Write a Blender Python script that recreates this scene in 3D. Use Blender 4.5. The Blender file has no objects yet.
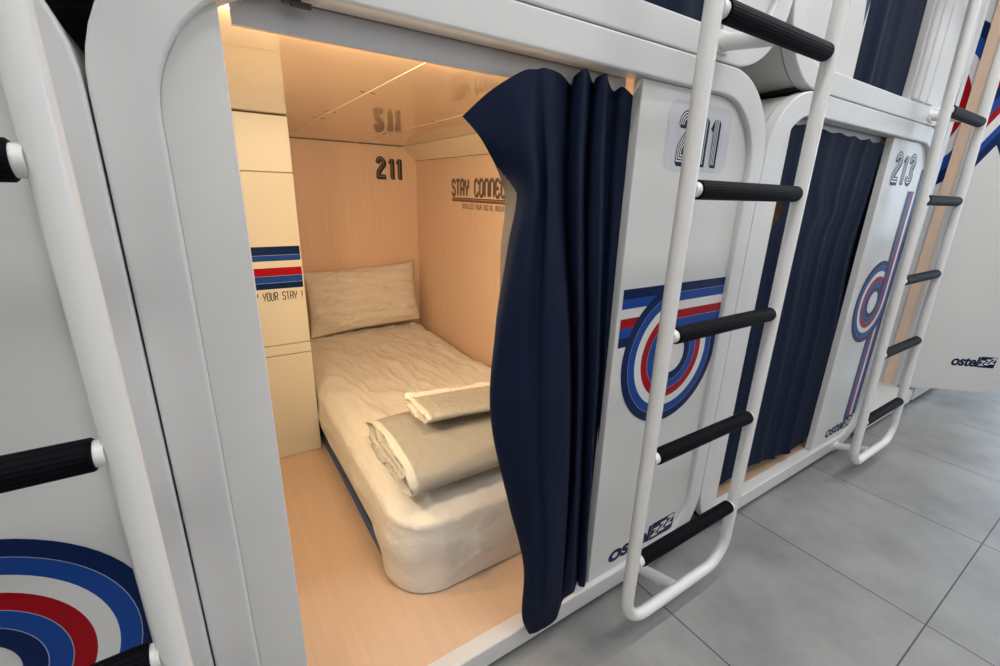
import bpy, bmesh, math, random
from mathutils import Vector, Matrix, noise
PI = math.pi
sc = bpy.context.scene
COL = sc.collection
# ------------------------------------------------------------------ camera
F_PX, YAW, PITCH, ROLL = 448.85, 0.5857, 0.3041, -0.0288
CAM = Vector((0, -0.6868, 1.1555))
def camera():
    y, p, r = YAW, PITCH, ROLL
    F = Vector((math.sin(y)*math.cos(p), math.cos(y)*math.cos(p), -math.sin(p)))
    Rt = Vector((math.cos(y), -math.sin(y), 0)); Dn = F.cross(Rt)
    R2 = Rt*math.cos(r)+Dn*math.sin(r); D2 = -Rt*math.sin(r)+Dn*math.cos(r)
    cd = bpy.data.cameras.new('camera'); cd.sensor_width = 36; cd.lens = F_PX/1000*36
    cd.clip_start = 0.02
    o = bpy.data.objects.new('camera', cd); COL.objects.link(o)
    M = Matrix((R2, -D2, -F)).transposed().to_4x4(); M.translation = CAM
    o.matrix_world = M; sc.camera = o
camera()
# ------------------------------------------------------------------ materials
def mat(name, col, rough=.5, spec=.5, metal=0, coat=0, coat_rough=.03, noise_amt=0, noise_scale=(5, 5, 5),
        bump=0, bump_scale=200, back=None, emit=None, emit_s=0, sheen=0, detail=4, grain=None):
    m = bpy.data.materials.new(name); m.use_nodes = True
    nt = m.node_tree; b = nt.nodes['Principled BSDF']; L = nt.links
    b.inputs['Base Color'].default_value = (*col, 1)
    b.inputs['Roughness'].default_value = rough
    b.inputs['Specular IOR Level'].default_value = spec
    b.inputs['Metallic'].default_value = metal
    b.inputs['Coat Weight'].default_value = coat
    b.inputs['Coat Roughness'].default_value = coat_rough
    b.inputs['Sheen Weight'].default_value = sheen
    if emit:
        b.inputs['Emission Color'].default_value = (*emit, 1); b.inputs['Emission Strength'].default_value = emit_s
    tc = nt.nodes.new('ShaderNodeTexCoord')
    out = None
    if noise_amt:
        mp = nt.nodes.new('ShaderNodeMapping'); mp.inputs['Scale'].default_value = noise_scale
        L.new(tc.outputs['Object'], mp.inputs['Vector'])
        n = nt.nodes.new('ShaderNodeTexNoise'); n.inputs['Scale'].default_value = 1; n.inputs['Detail'].default_value = detail
        n.inputs['Roughness'].default_value = .6
        L.new(mp.outputs[0], n.inputs['Vector'])
        rp = nt.nodes.new('ShaderNodeMapRange'); rp.inputs['From Min'].default_value = .3; rp.inputs['From Max'].default_value = .7
        rp.inputs['To Min'].default_value = 1-noise_amt; rp.inputs['To Max'].default_value = 1+noise_amt
        L.new(n.outputs['Fac'], rp.inputs['Value'])
        mx = nt.nodes.new('ShaderNodeVectorMath'); mx.operation = 'SCALE'; mx.inputs[0].default_value = col
        L.new(rp.outputs[0], mx.inputs['Scale']); out = mx.outputs[0]
        L.new(out, b.inputs['Base Color'])
    if back:
        g = nt.nodes.new('ShaderNodeNewGeometry'); mi = nt.nodes.new('ShaderNodeMix'); mi.data_type = 'RGBA'
        L.new(g.outputs['Backfacing'], mi.inputs['Factor'])
        if out: L.new(out, mi.inputs['A'])
        else: mi.inputs['A'].default_value = (*col, 1)
        mi.inputs['B'].default_value = (*back, 1); L.new(mi.outputs['Result'], b.inputs['Base Color'])
    if bump:
        n2 = nt.nodes.new('ShaderNodeTexNoise'); n2.inputs['Scale'].default_value = bump_scale; n2.inputs['Detail'].default_value = 3
        L.new(tc.outputs['Object'], n2.inputs['Vector'])
        bp = nt.nodes.new('ShaderNodeBump'); bp.inputs['Strength'].default_value = bump; bp.inputs['Distance'].default_value = .002 if bump_scale > 100 else .012
        L.new(n2.outputs['Fac'], bp.inputs['Height']); L.new(bp.outputs[0], b.inputs['Normal'])
    return m
M = {}
M['white'] = mat('white_lacquer', (.70, .70, .705), rough=.32, spec=.45, noise_amt=.015, noise_scale=(2, 2, 2))
M['panel'] = mat('white_panel', (.71, .71, .70), rough=.28, spec=.45, noise_amt=.012, noise_scale=(3, 3, 3))
M['shell'] = mat('grey_shell', (.70, .70, .67), rough=.45)
M['tube'] = mat('white_tube_paint', (.80, .80, .79), rough=.22, spec=.55)
M['rubber'] = mat('black_rubber', (.0035, .0035, .0055), rough=.5, spec=.05)
M['dark'] = mat('black_gap', (.01, .01, .01), rough=.8)  # black for gaps and voids, stands in for their shade
M['screw'] = mat('dark_screw', (.05, .045, .04), rough=.4, metal=.6)
M['rail'] = mat('grey_aluminium', (.56, .57, .60), rough=.35, metal=.25)
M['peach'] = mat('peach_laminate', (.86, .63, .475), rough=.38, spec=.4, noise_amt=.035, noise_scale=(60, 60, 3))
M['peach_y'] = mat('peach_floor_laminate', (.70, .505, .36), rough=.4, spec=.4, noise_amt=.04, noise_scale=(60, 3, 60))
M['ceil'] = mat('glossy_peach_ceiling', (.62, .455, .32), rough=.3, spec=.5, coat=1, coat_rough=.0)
M['seamlight'] = mat('light_seam', (.9, .75, .55), rough=.4)
M['cream'] = mat('cream_laminate', (.73, .68, .565), rough=.35, spec=.45, noise_amt=.01, noise_scale=(3, 3, 3))
M['cove'] = mat('cream_cove', (.82, .70, .54), rough=.35)
M['sheet'] = mat('white_bed_sheet', (.85, .82, .765), rough=.85, spec=.2, bump=.55, bump_scale=22)
M['duvet'] = mat('white_duvet', (.74, .715, .66), rough=.85, spec=.2, bump=.9, bump_scale=15)
M['towel'] = mat('white_towel', (.80, .76, .69), rough=.95, spec=.1, bump=.6, bump_scale=60)
M['pillow'] = mat('cream_pillowcase', (.85, .79, .70), rough=.85, spec=.2, bump=.5, bump_scale=20)
M['piping'] = mat('blue_piping', (.05, .13, .32), rough=.6)
M['mesh'] = mat('grey_mesh', (.42, .38, .33), rough=.8, bump=.8, bump_scale=500, noise_amt=.25, noise_scale=(300, 300, 300))
M['navy_cloth'] = mat('navy_curtain', (.0070, .0125, .034), rough=.65, spec=.10, sheen=.0, back=(.17, .16, .15), bump=.15, bump_scale=900,
                      noise_amt=.06, noise_scale=(10, 10, 2))
M['lining'] = mat('grey_curtain_lining', (.13, .12, .115), rough=.8, spec=.15)
M['navy'] = mat('decal_navy', (.0025, .016, .085), rough=.35, spec=.18)
M['blue'] = mat('decal_blue', (.010, .062, .31), rough=.35, spec=.18)
M['red'] = mat('decal_red', (.36, .002, .008), rough=.35, spec=.18)
M['dwhite'] = mat('decal_white', (.76, .76, .75), rough=.3)
M['dgrey'] = mat('decal_plate', (.60, .61, .65), rough=.35)
M['ink'] = mat('decal_ink', (.005, .012, .055), rough=.4, spec=.15)
M['ink_black'] = mat('wall_ink', (.02, .018, .02), rough=.4)
M['ink_grey'] = mat('wall_ink_grey', (.20, .15, .13), rough=.4)
M['line'] = mat('decal_thin_line', (.35, .45, .60), rough=.3)
M['plaster'] = mat('white_plaster', (.74, .74, .73), rough=.7)
M['diffuser'] = mat('lamp_diffuser', (.9, .9, .9), rough=.6, emit=(1, .98, .95), emit_s=4)
M['warm_diffuser'] = mat('warm_lamp_diffuser', (.9, .85, .7), rough=.6, emit=(1, .70, .38), emit_s=2)
M['glass'] = mat('daylight_pane', (.7, .8, .9), rough=.1, emit=(.65, .82, 1), emit_s=2)

def floor_material():
    m = bpy.data.materials.new('grey_concrete_tile'); m.use_nodes = True
    nt = m.node_tree; L = nt.links; b = nt.nodes['Principled BSDF']
    tc = nt.nodes.new('ShaderNodeTexCoord'); sx = nt.nodes.new('ShaderNodeSeparateXYZ'); L.new(tc.outputs['Object'], sx.inputs[0])
    def math_(op, a, bb=None):
        n = nt.nodes.new('ShaderNodeMath'); n.operation = op
        for i, v in enumerate((a, bb)):
            if v is None: continue
            if isinstance(v, (int, float)): n.inputs[i].default_value = v
            else: L.new(v, n.inputs[i])
        return n.outputs[0]
    def grout(o, off):
        t = math_('DIVIDE', math_('SUBTRACT', o, off), .6)
        fr = math_('ABSOLUTE', math_('SUBTRACT', math_('FRACT', t), .5))
        return math_('GREATER_THAN', fr, .5-.0032)
    g = math_('MAXIMUM', grout(sx.outputs[0], .9912), grout(sx.outputs[1], -.5505))
    n = nt.nodes.new('ShaderNodeTexNoise'); n.inputs['Scale'].default_value = 3.2; n.inputs['Detail'].default_value = 8; n.inputs['Roughness'].default_value = .62
    L.new(tc.outputs['Object'], n.inputs['Vector'])
    cr = nt.nodes.new('ShaderNodeValToRGB'); cr.color_ramp.elements[0].position = .33; cr.color_ramp.elements[0].color = (.215, .215, .215, 1)
    cr.color_ramp.elements[1].position = .7; cr.color_ramp.elements[1].color = (.335, .335, .33, 1)
    L.new(n.outputs['Fac'], cr.inputs['Fac'])
    mi = nt.nodes.new('ShaderNodeMix'); mi.data_type = 'RGBA'; L.new(g, mi.inputs['Factor']); L.new(cr.outputs[0], mi.inputs['A'])
    mi.inputs['B'].default_value = (.035, .035, .037, 1); L.new(mi.outputs['Result'], b.inputs['Base Color'])
    n3 = nt.nodes.new('ShaderNodeTexNoise'); n3.inputs['Scale'].default_value = 14; n3.inputs['Detail'].default_value = 5
    L.new(tc.outputs['Object'], n3.inputs['Vector'])
    mr = nt.nodes.new('ShaderNodeMapRange'); mr.inputs['To Min'].default_value = .26; mr.inputs['To Max'].default_value = .48
    L.new(n3.outputs['Fac'], mr.inputs['Value']); L.new(mr.outputs[0], b.inputs['Roughness'])
    bp = nt.nodes.new('ShaderNodeBump'); bp.inputs['Strength'].default_value = .4; bp.inputs['Distance'].default_value = .002
    inv = math_('SUBTRACT', 1.0, g); L.new(inv, bp.inputs['Height']); L.new(bp.outputs[0], b.inputs['Normal'])
    return m
M['floor'] = floor_material()
# ------------------------------------------------------------------ helpers
def link(name, bm, mats, parent=None, smooth=False, angle=None):
    me = bpy.data.meshes.new(name); 
    bmesh.ops.recalc_face_normals(bm, faces=bm.faces) if smooth != 'keep' else None
    bm.to_mesh(me); bm.free()
    for m in (mats if isinstance(mats, (list, tuple)) else [mats]): me.materials.append(m)
    if smooth:
        me.polygons.foreach_set('use_smooth', [True]*len(me.polygons))
        if angle: me.set_sharp_from_angle(angle=math.radians(angle))
    o = bpy.data.objects.new(name, me); COL.objects.link(o)
    if parent: o.parent = parent
    if smooth is True and angle:
        md = o.modifiers.new('wn', 'WEIGHTED_NORMAL'); md.keep_sharp = True; md.weight = 90
    return o
def tag(o, label, cat, group=None, kind=None):
    if label: o['label'] = label
    if cat: o['category'] = cat
    if group: o['group'] = group
    if kind: o['kind'] = kind
    return o
def thing(name, label, cat, loc=(0, 0, 0), group=None):
    o = bpy.data.objects.new(name, None); COL.objects.link(o); o.location = loc; o.empty_display_size = .1
    return tag(o, label, cat, group)
def box(bm, x0, x1, y0, y1, z0, z1, mi=0, bev=0):
    vs = [bm.verts.new(p) for p in [(x0, y0, z0), (x1, y0, z0), (x1, y1, z0), (x0, y1, z0), (x0, y0, z1), (x1, y0, z1), (x1, y1, z1), (x0, y1, z1)]]
    fs = [bm.faces.new([vs[i] for i in f]) for f in [(0, 3, 2, 1), (4, 5, 6, 7), (0, 1, 5, 4), (1, 2, 6, 5), (2, 3, 7, 6), (3, 0, 4, 7)]]
    for f in fs: f.material_index = mi
    if bev:
        es = list({e for f in fs for e in f.edges})
        bmesh.ops.bevel(bm, geom=es, offset=bev, segments=2, profile=.7, affect='EDGES')
    return fs
def bobj(name, dims, m, parent=None, bev=0):
    bm = bmesh.new(); box(bm, *dims, bev=bev)
    return link(name, bm, m, parent, smooth=bool(bev), angle=40 if bev else None)
def rrect(x0, x1, z0, z1, r, n=14):
    if not isinstance(r, (list, tuple)): r = [r]*4      # BL, BR, TR, TL
    pts = []
    for (cx, cz, a0, rr) in [(x0+r[0], z0+r[0], PI, r[0]), (x1-r[1], z0+r[1], 1.5*PI, r[1]), (x1-r[2], z1-r[2], 0, r[2]), (x0+r[3], z1-r[3], .5*PI, r[3])]:
        for i in range(n+1):
            a = a0+.5*PI*i/n; pts.append((cx+rr*math.cos(a), cz+rr*math.sin(a)))
    return pts
def skin_loops(bm, loops, close=False):
    rings = [[bm.verts.new(p) for p in lp] for lp in loops]
    k = len(rings[0]); rr = list(zip(rings[:-1], rings[1:]))
    if close: rr.append((rings[-1], rings[0]))
    for a, b in rr:
        for i in range(k): bm.faces.new((a[i], a[(i+1) % k], b[(i+1) % k], b[i]))
    return rings
def sweep(bm, pts, r, seg=14, closed=False, caps=True, prof=None):
    pts = [Vector(p) for p in pts]; n = len(pts); rings = []
    up = None
    for i, p in enumerate(pts):
        a = pts[i-1] if (i > 0 or closed) else p; b = pts[(i+1) % n] if (i < n-1 or closed) else p
        t = (b-a).normalized()
        if up is None:
            up = Vector((0, 0, 1)) if abs(t.z) < .9 else Vector((0, 1, 0))
        s = t.cross(up).normalized(); up = s.cross(t).normalized()
        rad = r(i) if callable(r) else r
        rings.append([bm.verts.new(p+(s*math.cos(2*PI*k/seg)+up*math.sin(2*PI*k/seg))*(rad*(prof(k) if prof else 1))) for k in range(seg)])
    for a, b in list(zip(rings[:-1], rings[1:]))+([(rings[-1], rings[0])] if closed else []):
        for k in range(seg): bm.faces.new((a[k], a[(k+1) % seg], b[(k+1) % seg], b[k]))
    if caps and not closed:
        bm.faces.new(rings[0][::-1]); bm.faces.new(rings[-1])
def round_path(pts, r, n=10):
    pts = [Vector(p) for p in pts]; out = [pts[0]]
    for i in range(1, len(pts)-1):
        a, b, c = pts[i-1:i+2]; u = (a-b).normalized(); v = (c-b).normalized(); ang = u.angle(v)
        d = r/math.tan(ang/2); p0 = b+u*d; ce = b+(u+v).normalized()*(r/math.sin(ang/2)); p1 = b+v*d
        w0 = p0-ce; w1 = p1-ce; th = w0.angle(w1)
        for k in range(n+1):
            t = k/n; out.append(ce+(w0*math.sin((1-t)*th)+w1*math.sin(t*th))/math.sin(th))
    return out+[pts[-1]]
def catmull(P, t):
    n = len(P); t = max(0, min(n-1-1e-9, t)); i = int(t); f = t-i
    g = lambda k: P[max(0, min(n-1, k))]
    a, b, c, d = g(i-1), g(i), g(i+1), g(i+2)
    return 0.5*((2*b)+(c-a)*f+(2*a-5*b+4*c-d)*f*f+(3*b-a-3*c+d)*f*f*f)
# flat graphics: 2D shapes mapped into the world by fn(u, v, lift)
class Art:
    def __init__(s, fn): s.bm = bmesh.new(); s.fn = fn; s.mats = []; s.lift = 0
    def mi(s, m):
        if m not in s.mats: s.mats.append(m)
        return s.mats.index(m)
    def poly(s, pts, m, lift=None):
        l = s.lift if lift is None else lift
        f = s.bm.faces.new([s.bm.verts.new(s.fn(u, v, l)) for u, v in pts]); f.material_index = s.mi(m)
    def ribbon(s, path, o0, o1, m, closed=False, lift=None, shift=(0, 0)):
        l = s.lift if lift is None else lift; n = len(path); A = []; B = []
        for i, (x, z) in enumerate(path):
            if closed: a, b = path[i-1], path[(i+1) % n]
            else: a, b = path[max(0, i-1)], path[min(n-1, i+1)]
            d1 = Vector((x-a[0], z-a[1])); d2 = Vector((b[0]-x, b[1]-z))
            if d1.length < 1e-9: d1 = d2
            if d2.length < 1e-9: d2 = d1
            d1.normalize(); d2.normalize(); t = (d1+d2)
            if t.length < 1e-6: t = d1
            t.normalize(); nn = Vector((-t.y, t.x)); k = 1/max(.5, nn.dot(Vector((-d1.y, d1.x))))
            A.append(s.bm.verts.new(s.fn(x+nn.x*o0*k+shift[0], z+nn.y*o0*k+shift[1], l)))
            B.append(s.bm.verts.new(s.fn(x+nn.x*o1*k+shift[0], z+nn.y*o1*k+shift[1], l)))
        for i in range(n if closed else n-1):
            j = (i+1) % n; f = s.bm.faces.new((A[i], A[j], B[j], B[i])); f.material_index = s.mi(m)
    def ring(s, c, r0, r1, m, lift=None, n=72, a0=0, a1=2*PI, clipx=None):
        l = s.lift if lift is None else lift; V = []
        for i in range(n+1):
            a = a0+(a1-a0)*i/n
            q = []
            for r in (r0, r1):
                x = c[0]+r*math.cos(a); z = c[1]+r*math.sin(a)
                if clipx is not None: x = min(x, clipx)
                q.append(s.bm.verts.new(s.fn(x, z, l)))
            V.append(q)
        for i in range(n):
            f = s.bm.faces.new((V[i][0], V[i][1], V[i+1][1], V[i+1][0])); f.material_index = s.mi(m)
    def done(s, name, parent): return link(name, s.bm, s.mats, parent)
GL = {
 'S': [[(.5, .78), (.5, .9), (.4, 1), (.1, 1), (0, .9), (0, .65), (.1, .54), (.4, .46), (.5, .35), (.5, .1), (.4, 0), (.1, 0), (0, .1), (0, .22)]],
 'T': [[(0, 1), (.5, 1)], [(.25, 1), (.25, 0)]], 'A': [[(0, 0), (0, .85), (.12, 1), (.38, 1), (.5, .85), (.5, 0)], [(0, .42), (.5, .42)]],
 'Y': [[(0, 1), (0, .62), (.25, .42), (.25, 0)], [(.5, 1), (.5, .62), (.25, .42)]],
 'C': [[(.5, .75), (.5, .88), (.38, 1), (.12, 1), (0, .85), (0, .15), (.12, 0), (.38, 0), (.5, .12), (.5, .25)]],
 'O': [[(.25, 1), (.12, 1), (0, .85), (0, .15), (.12, 0), (.38, 0), (.5, .15), (.5, .85), (.38, 1), (.25, 1)]],
 'N': [[(0, 0), (0, .85), (.12, 1), (.38, 1), (.5, .85), (.5, 0)]],
 'E': [[(.5, .78), (.5, .88), (.38, 1), (.12, 1), (0, .85), (0, .15), (.12, 0), (.38, 0), (.5, .12), (.5, .22)], [(0, .5), (.4, .5)]],
 'D': [[(0, .5), (0, 1), (.35, 1), (.5, .85), (.5, .15), (.35, 0), (0, 0), (0, .5)]],
 'U': [[(0, 1), (0, .12), (.12, 0), (.38, 0), (.5, .12), (.5, 1)]],
 'R': [[(0, 0), (0, 1), (.38, 1), (.5, .88), (.5, .62), (.38, .5), (0, .5)], [(.3, .5), (.5, 0)]],
 'J': [[(.5, 1), (.5, .12), (.38, 0), (.12, 0), (0, .12), (0, .3)]], '!': [[(.1, 1), (.1, .3)], [(.1, .12), (.1, 0)]],
 'L': [[(0, 1), (0, .12), (.12, 0), (.5, 0)]], 'Z': [[(0, 1), (.5, 1), (0, 0), (.5, 0)]], 'I': [[(.25, 0), (.25, 1)]],
 'M': [[(0, 0), (0, .9), (.1, 1), (.25, .9), (.4, 1), (.5, .9), (.5, 0)], [(.25, .9), (.25, .3)]],
}
def write(art, text, u0, v0, h, pitch, w, m, lift=0, stroke=.1, shadow=None):
    for i, ch in enumerate(text):
        for path in GL.get(ch, []):
            pp = [(u0+i*pitch+x*w*2, v0+y*h) for x, y in path]
            if shadow: art.ribbon(pp, -stroke/2, stroke/2, shadow[0], lift=lift-.0002, shift=shadow[1])
            art.ribbon(pp, -stroke/2, stroke/2, m, lift=lift)
def arc(cx, cy, r, a0, a1, n=14):
    return [(cx+r*math.cos(math.radians(a0+(a1-a0)*i/n)), cy+r*math.sin(math.radians(a0+(a1-a0)*i/n))) for i in range(n+1)]
DIG = {
 '2': (arc(.25, .74, .18, 185, -20, 18)+[(.2, .43), (.1, .3), (.08, .2), (.08, .08), (.5, .08)], .6),
 '1': ([(.14, 0), (.14, .93)], .35),
 '3': (arc(.25, .74, .18, 180, -70, 16)+[(.3, .52)]+arc(.25, .27, .19, 70, -180, 16), .6),
}
def digits(art, text, u0, v0, h, wscale, ink, fill, stripes=4, lift=0):
    x = u0
    for ch in text:
        path, adv = DIG[ch]
        pp = [(x+a*h*wscale, v0+b*h) for a, b in path]
        if ch == '1': art.ribbon([(x-.03*h*wscale, v0+.70*h), (x+.07*h*wscale, v0+.86*h)], -.055*h*wscale, .055*h*wscale, ink, lift=lift)
        W = .17*h*wscale*1.25
        art.ribbon(pp, -W/2, W/2, ink, lift=lift, shift=(.055*h, -.06*h))
        art.ribbon(pp, -W/2, W/2, ink, lift=lift+.0001, shift=(.03*h, -.03*h))
        art.ribbon(pp, -W/2, W/2, fill, lift=lift+.0003)
        k = stripes*2-1; d = W/k
        for s in range(stripes):
            art.ribbon(pp, -W/2+2*s*d, -W/2+(2*s+1)*d, ink, lift=lift+.0005)
        x += adv*h*wscale*1.3
def font_poly(art, text, u0, v0, size, m, lift, shear=0, xs=1.0, bold=0.0, fitw=None):
    cu = bpy.data.curves.new('t', 'FONT'); cu.body = text; cu.size = size; cu.offset = bold; cu.resolution_u = 4; cu.space_character = .93
    ob = bpy.data.objects.new('t', cu); COL.objects.link(ob)
    me = ob.to_mesh()
    if fitw: xs = fitw/max(v.co.x for v in me.vertices)
    vs = [art.bm.verts.new(art.fn(u0+(v.co.x+shear*v.co.y)*xs, v0+v.co.y, lift)) for v in me.vertices]
    wmax = max((v.co.x for v in me.vertices), default=0)*xs
    for p in me.polygons:
        try: f = art.bm.faces.new([vs[i] for i in p.vertices]); f.material_index = art.mi(m)
        except ValueError: pass
    ob.to_mesh_clear(); COL.objects.unlink(ob); bpy.data.objects.remove(ob); bpy.data.curves.remove(cu)
    return wmax
def logo(art, u0, v0, k=1.0):
    """ostel in heavy navy letters, then three white z in a slanted navy box"""
    font_poly(art, 'ostel', u0, v0+.004*k, .078*k, M['ink'], 0, shear=.12, bold=.0026*k, fitw=.185*k)
    b0 = u0+.186*k; art.poly([(b0, v0), (b0+.112*k, v0), (b0+.118*k, v0+.062*k), (b0+.010*k, v0+.062*k)], M['ink'], .0)
    for i, s in enumerate((.062, .072, .080)):
        x = b0+(.006+.034*i)*k; z0 = v0+(.010+.006*i)*k; w = .030*k; h = (.030+.003*i)*k
        P = lambda a, c: (x+(a*w)+c*h*.30, z0+c*h)
        art.poly([P(0, 1), P(0, .78), P(1, .78), P(1, 1)], M['dwhite'], .0006)
        art.poly([P(.68, .8), P(0, .2), P(.34, .2), P(1, .8)], M['dwhite'], .0008)
        art.poly([P(0, 0), P(1, 0), P(1, .22), P(0, .22)], M['dwhite'], .0006)
BANDS = ['navy', 'blue', 'dwhite', 'red', 'blue', 'navy']   # from the outer edge inwards
def band_edges(R0, R1): return [R0+(R1-R0)*i/6 for i in range(7)]
def hair(art, c, r, lift, **k): art.ring(c, r-.0005, r+.0005, M['line'], lift, **k)
def loop_decal(art, c, R=.197, r=.052, left=None, right=None, up=None, down=None, clipx=None, updrop=0):
    e = band_edges(R, r)
    for i, b in enumerate(BANDS):
        a0, a1 = e[i+1], e[i]
        if b == 'dwhite': continue
        if left is not None: art.poly([(left, c[1]+a0), (c[0], c[1]+a0), (c[0], c[1]+a1), (left, c[1]+a1)], M[b], 0)
        if down is not None: art.poly([(c[0]+a0, down), (c[0]+a1, down), (c[0]+a1, c[1]), (c[0]+a0, c[1])], M[b], 0)
    for i, b in enumerate(BANDS):
        art.ring(c, e[i+1], e[i], M[b], .0004, clipx=clipx)
    for i in (1, 4, 5):
        hair(art, c, e[i], .0005, clipx=clipx)
    if right is not None:
        for i, b in enumerate(BANDS): art.poly([(c[0], c[1]+e[i+1]), (right, c[1]+e[i+1]), (right, c[1]+e[i]), (c[0], c[1]+e[i])], M[b], .0008)
        for i in (1, 4, 5): art.poly([(c[0], c[1]+e[i]-.0005), (right, c[1]+e[i]-.0005), (right, c[1]+e[i]+.0005), (c[0], c[1]+e[i]+.0005)], M['line'], .0010)
    if up is not None:
        for i, b in enumerate(BANDS):
            top = up if i < 2 else up-updrop
            if b == 'dwhite': top = up-updrop
            art.poly([(c[0]+e[i+1], c[1]), (c[0]+e[i], c[1]), (c[0]+e[i], top), (c[0]+e[i+1], top)], M[b], .0008)
# ------------------------------------------------------------------ pods
PITCH_X = 1.3611
ZB, ZS, ZT = .026, 1.446, 2.868          # floor gap, joint between the tiers, top
FR, IR = .20, .16                        # outer and inner corner radii
IN = .060
PY = .013                                # front of the inset panels
def frame_mesh(name, x0, x1, z0, z1, parent):
    ri = [.14, .15, .16, .16]
    loops = []
    for d, y in ((.0, .032), (.0, .010), (.0, .0035), (.001, .001), (.0035, .0), (.008, .0)):
        loops.append([(p[0], y, p[1]) for p in rrect(x0+d, x1-d, z0+d, z1-d, FR-d)])
    for d, y in ((.016, 0), (.006, 0), (.0038, .0004), (.0018, .0015), (.0004, .0036), (0, .006), (0, .020), (0, .040)):
        loops.append([(p[0], y, p[1]) for p in rrect(x0+IN-d, x1-IN+d, z0+IN-d, z1-IN+d, [r+d for r in ri])])
    bm = bmesh.new(); skin_loops(bm, loops, close=True)
    return link(name, bm, M['white'], parent, smooth=True, angle=15)
def shell_mesh(x0, x1, z0, z1, parent, depth=1.93):
    bm = bmesh.new(); d = .004
    o = rrect(x0+d, x1-d, z0+d, z1-d, FR-d); i_ = rrect(x0+d+.012, x1-d-.012, z0+d+.012, z1-d-.012, FR-d-.012)
    skin_loops(bm, [[(p[0], y, p[1]) for p in lp] for lp, y in ((i_, .037), (o, .037), (o, depth))])
    r = skin_loops(bm, [[(p[0], y, p[1]) for p in i_] for y in (.037, depth)])
    bm.faces.new([bm.verts.new((p[0], depth, p[1])) for p in o])
    link('shell', bm, M['shell'], parent, smooth=True, angle=35)
    bm = bmesh.new(); gl = rrect(x0+.02, x1-.02, z0+.02, z1-.02, FR-.02)
    gi = rrect(x0+.03, x1-.03, z0+.03, z1-.03, FR-.03)
    skin_loops(bm, [[(p[0], y, p[1]) for p in lp] for lp, y in ((gi, .030), (gl, .030), (gl, .039), (gi, .039))], close=True)
    link('frame_gap_shade', bm, M['dark'], parent)  # black ring stands in for the shade in the gap behind the frame
def inset_panel(name, pod, xa, xb, side, z0, z1, fx0, fx1, thick=.024):
    """a panel filling one side of the frame's mouth; side 'l' or 'r' has the rounded corners"""
    g = .0010 if side == 'r' else -.0006
    pts = rrect(fx0+IN+g, fx1-IN-g, z0+IN+g, z1-IN-g, [.14-g, .15-g, IR-g, IR-g])
    def clip(pts, inside, cut):
        out = []
        for i, p in enumerate(pts):
            q = pts[i-1]
            if inside(p):
                if not inside(q): out.append(cut(q, p))
                out.append(p)
            elif inside(q): out.append(cut(q, p))
        return out
    def cutx(x): return lambda a, b: (x, a[1]+(b[1]-a[1])*(x-a[0])/(b[0]-a[0]))
    if side == 'r': pts = clip(pts, lambda p: p[0] >= xa, cutx(xa))
    else: pts = clip(pts, lambda p: p[0] <= xb, cutx(xb))
    bm = bmesh.new()
    def inset(pts, d):
        cx = sum(p[0] for p in pts)/len(pts); cz = sum(p[1] for p in pts)/len(pts)
        return [(p[0]+(d if p[0] < cx else -d), p[1]+(d if p[1] < cz else -d)) for p in pts]
    ip = inset(pts, .0015)
    lo = [[(p[0], PY, p[1]) for p in ip], [(p[0], PY+.0015, p[1]) for p in pts], [(p[0], PY+thick, p[1]) for p in pts]]
    r = skin_loops(bm, lo); bm.faces.new(r[0][::-1]); bm.faces.new(r[-1])
    return link(name, bm, M['panel'], pod)
FZ = .085                                # height of the pod's own floor
def pod(tier, k, op0, op1, label, interior=None):
    x0 = -.0799+PITCH_X*k+.0012; x1 = x0+PITCH_X-.0024
    z0, z1 = (ZB, ZS-.0012) if tier == 0 else (ZS+.0012, ZT)
    p = thing('sleeping_pod', label, 'sleeping pod', (0, 0, 0), 'sleeping pods stacked in two tiers')
    frame_mesh('frame', x0, x1, z0, z1, p); shell_mesh(x0, x1, z0, z1, p)
    if op0 - (x0+IN) > .03: inset_panel('side_panel', p, None, op0, 'l', z0, z1, x0, x1)
    d = inset_panel('door_panel', p, op1, None, 'r', z0, z1, x0, x1)
    fz = z0+.059; cz = z1-.058; xa = x0+.03; xb = x0+1.183
    if interior != 'full':
        wm = M['peach']
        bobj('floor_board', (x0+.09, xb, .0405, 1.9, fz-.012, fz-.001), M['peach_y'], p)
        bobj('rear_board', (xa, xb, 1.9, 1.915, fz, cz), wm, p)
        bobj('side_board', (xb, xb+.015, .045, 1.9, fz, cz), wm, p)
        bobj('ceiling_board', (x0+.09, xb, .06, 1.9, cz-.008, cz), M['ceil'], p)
        bobj('curtain_rail', (x0+.10, op1-.01, .050, .060, cz-.040, cz), M['rail'], p)
    bobj('plinth' if tier == 0 else 'spacer', (x0+.15, x1-.15, .03, 1.8, (0.0005 if tier == 0 else z0-.002), z0+.003), M['dark'], p)  # its black stands in for the shadow gap under the pod
    return p, d, x0, x1, z0, z1
P209, D209, *_ = pod(0, -1, .054-PITCH_X, .795-PITCH_X, 'white pod beside pod 211, partly hidden behind the nearest ladder, with a ringed roundel')
P211, D211, X0, X1, Z0, Z1 = pod(0, 0, .054, .795, 'open white sleeping pod 211 on the floor, warmly lit, with a made bed inside', 'full')
P213, D213, *_ = pod(0, 1, .054+PITCH_X, .795+PITCH_X-.004, 'white sleeping pod 213 on the floor with its navy curtain drawn')
PU209, DU209, *_ = pod(1, -1, .36-PITCH_X, 1.0-PITCH_X, 'unseen white upper pod above the pod with the ringed roundel')  # out of view, included to keep ceiling light out of the void below
PU211, DU211, *_ = pod(1, 0, .36, 1.035, 'white upper pod standing on top of pod 211')
PU213, DU213, *_ = pod(1, 1, 1.715, 2.19, 'white upper pod standing on top of pod 213')
bm = bmesh.new()
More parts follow.
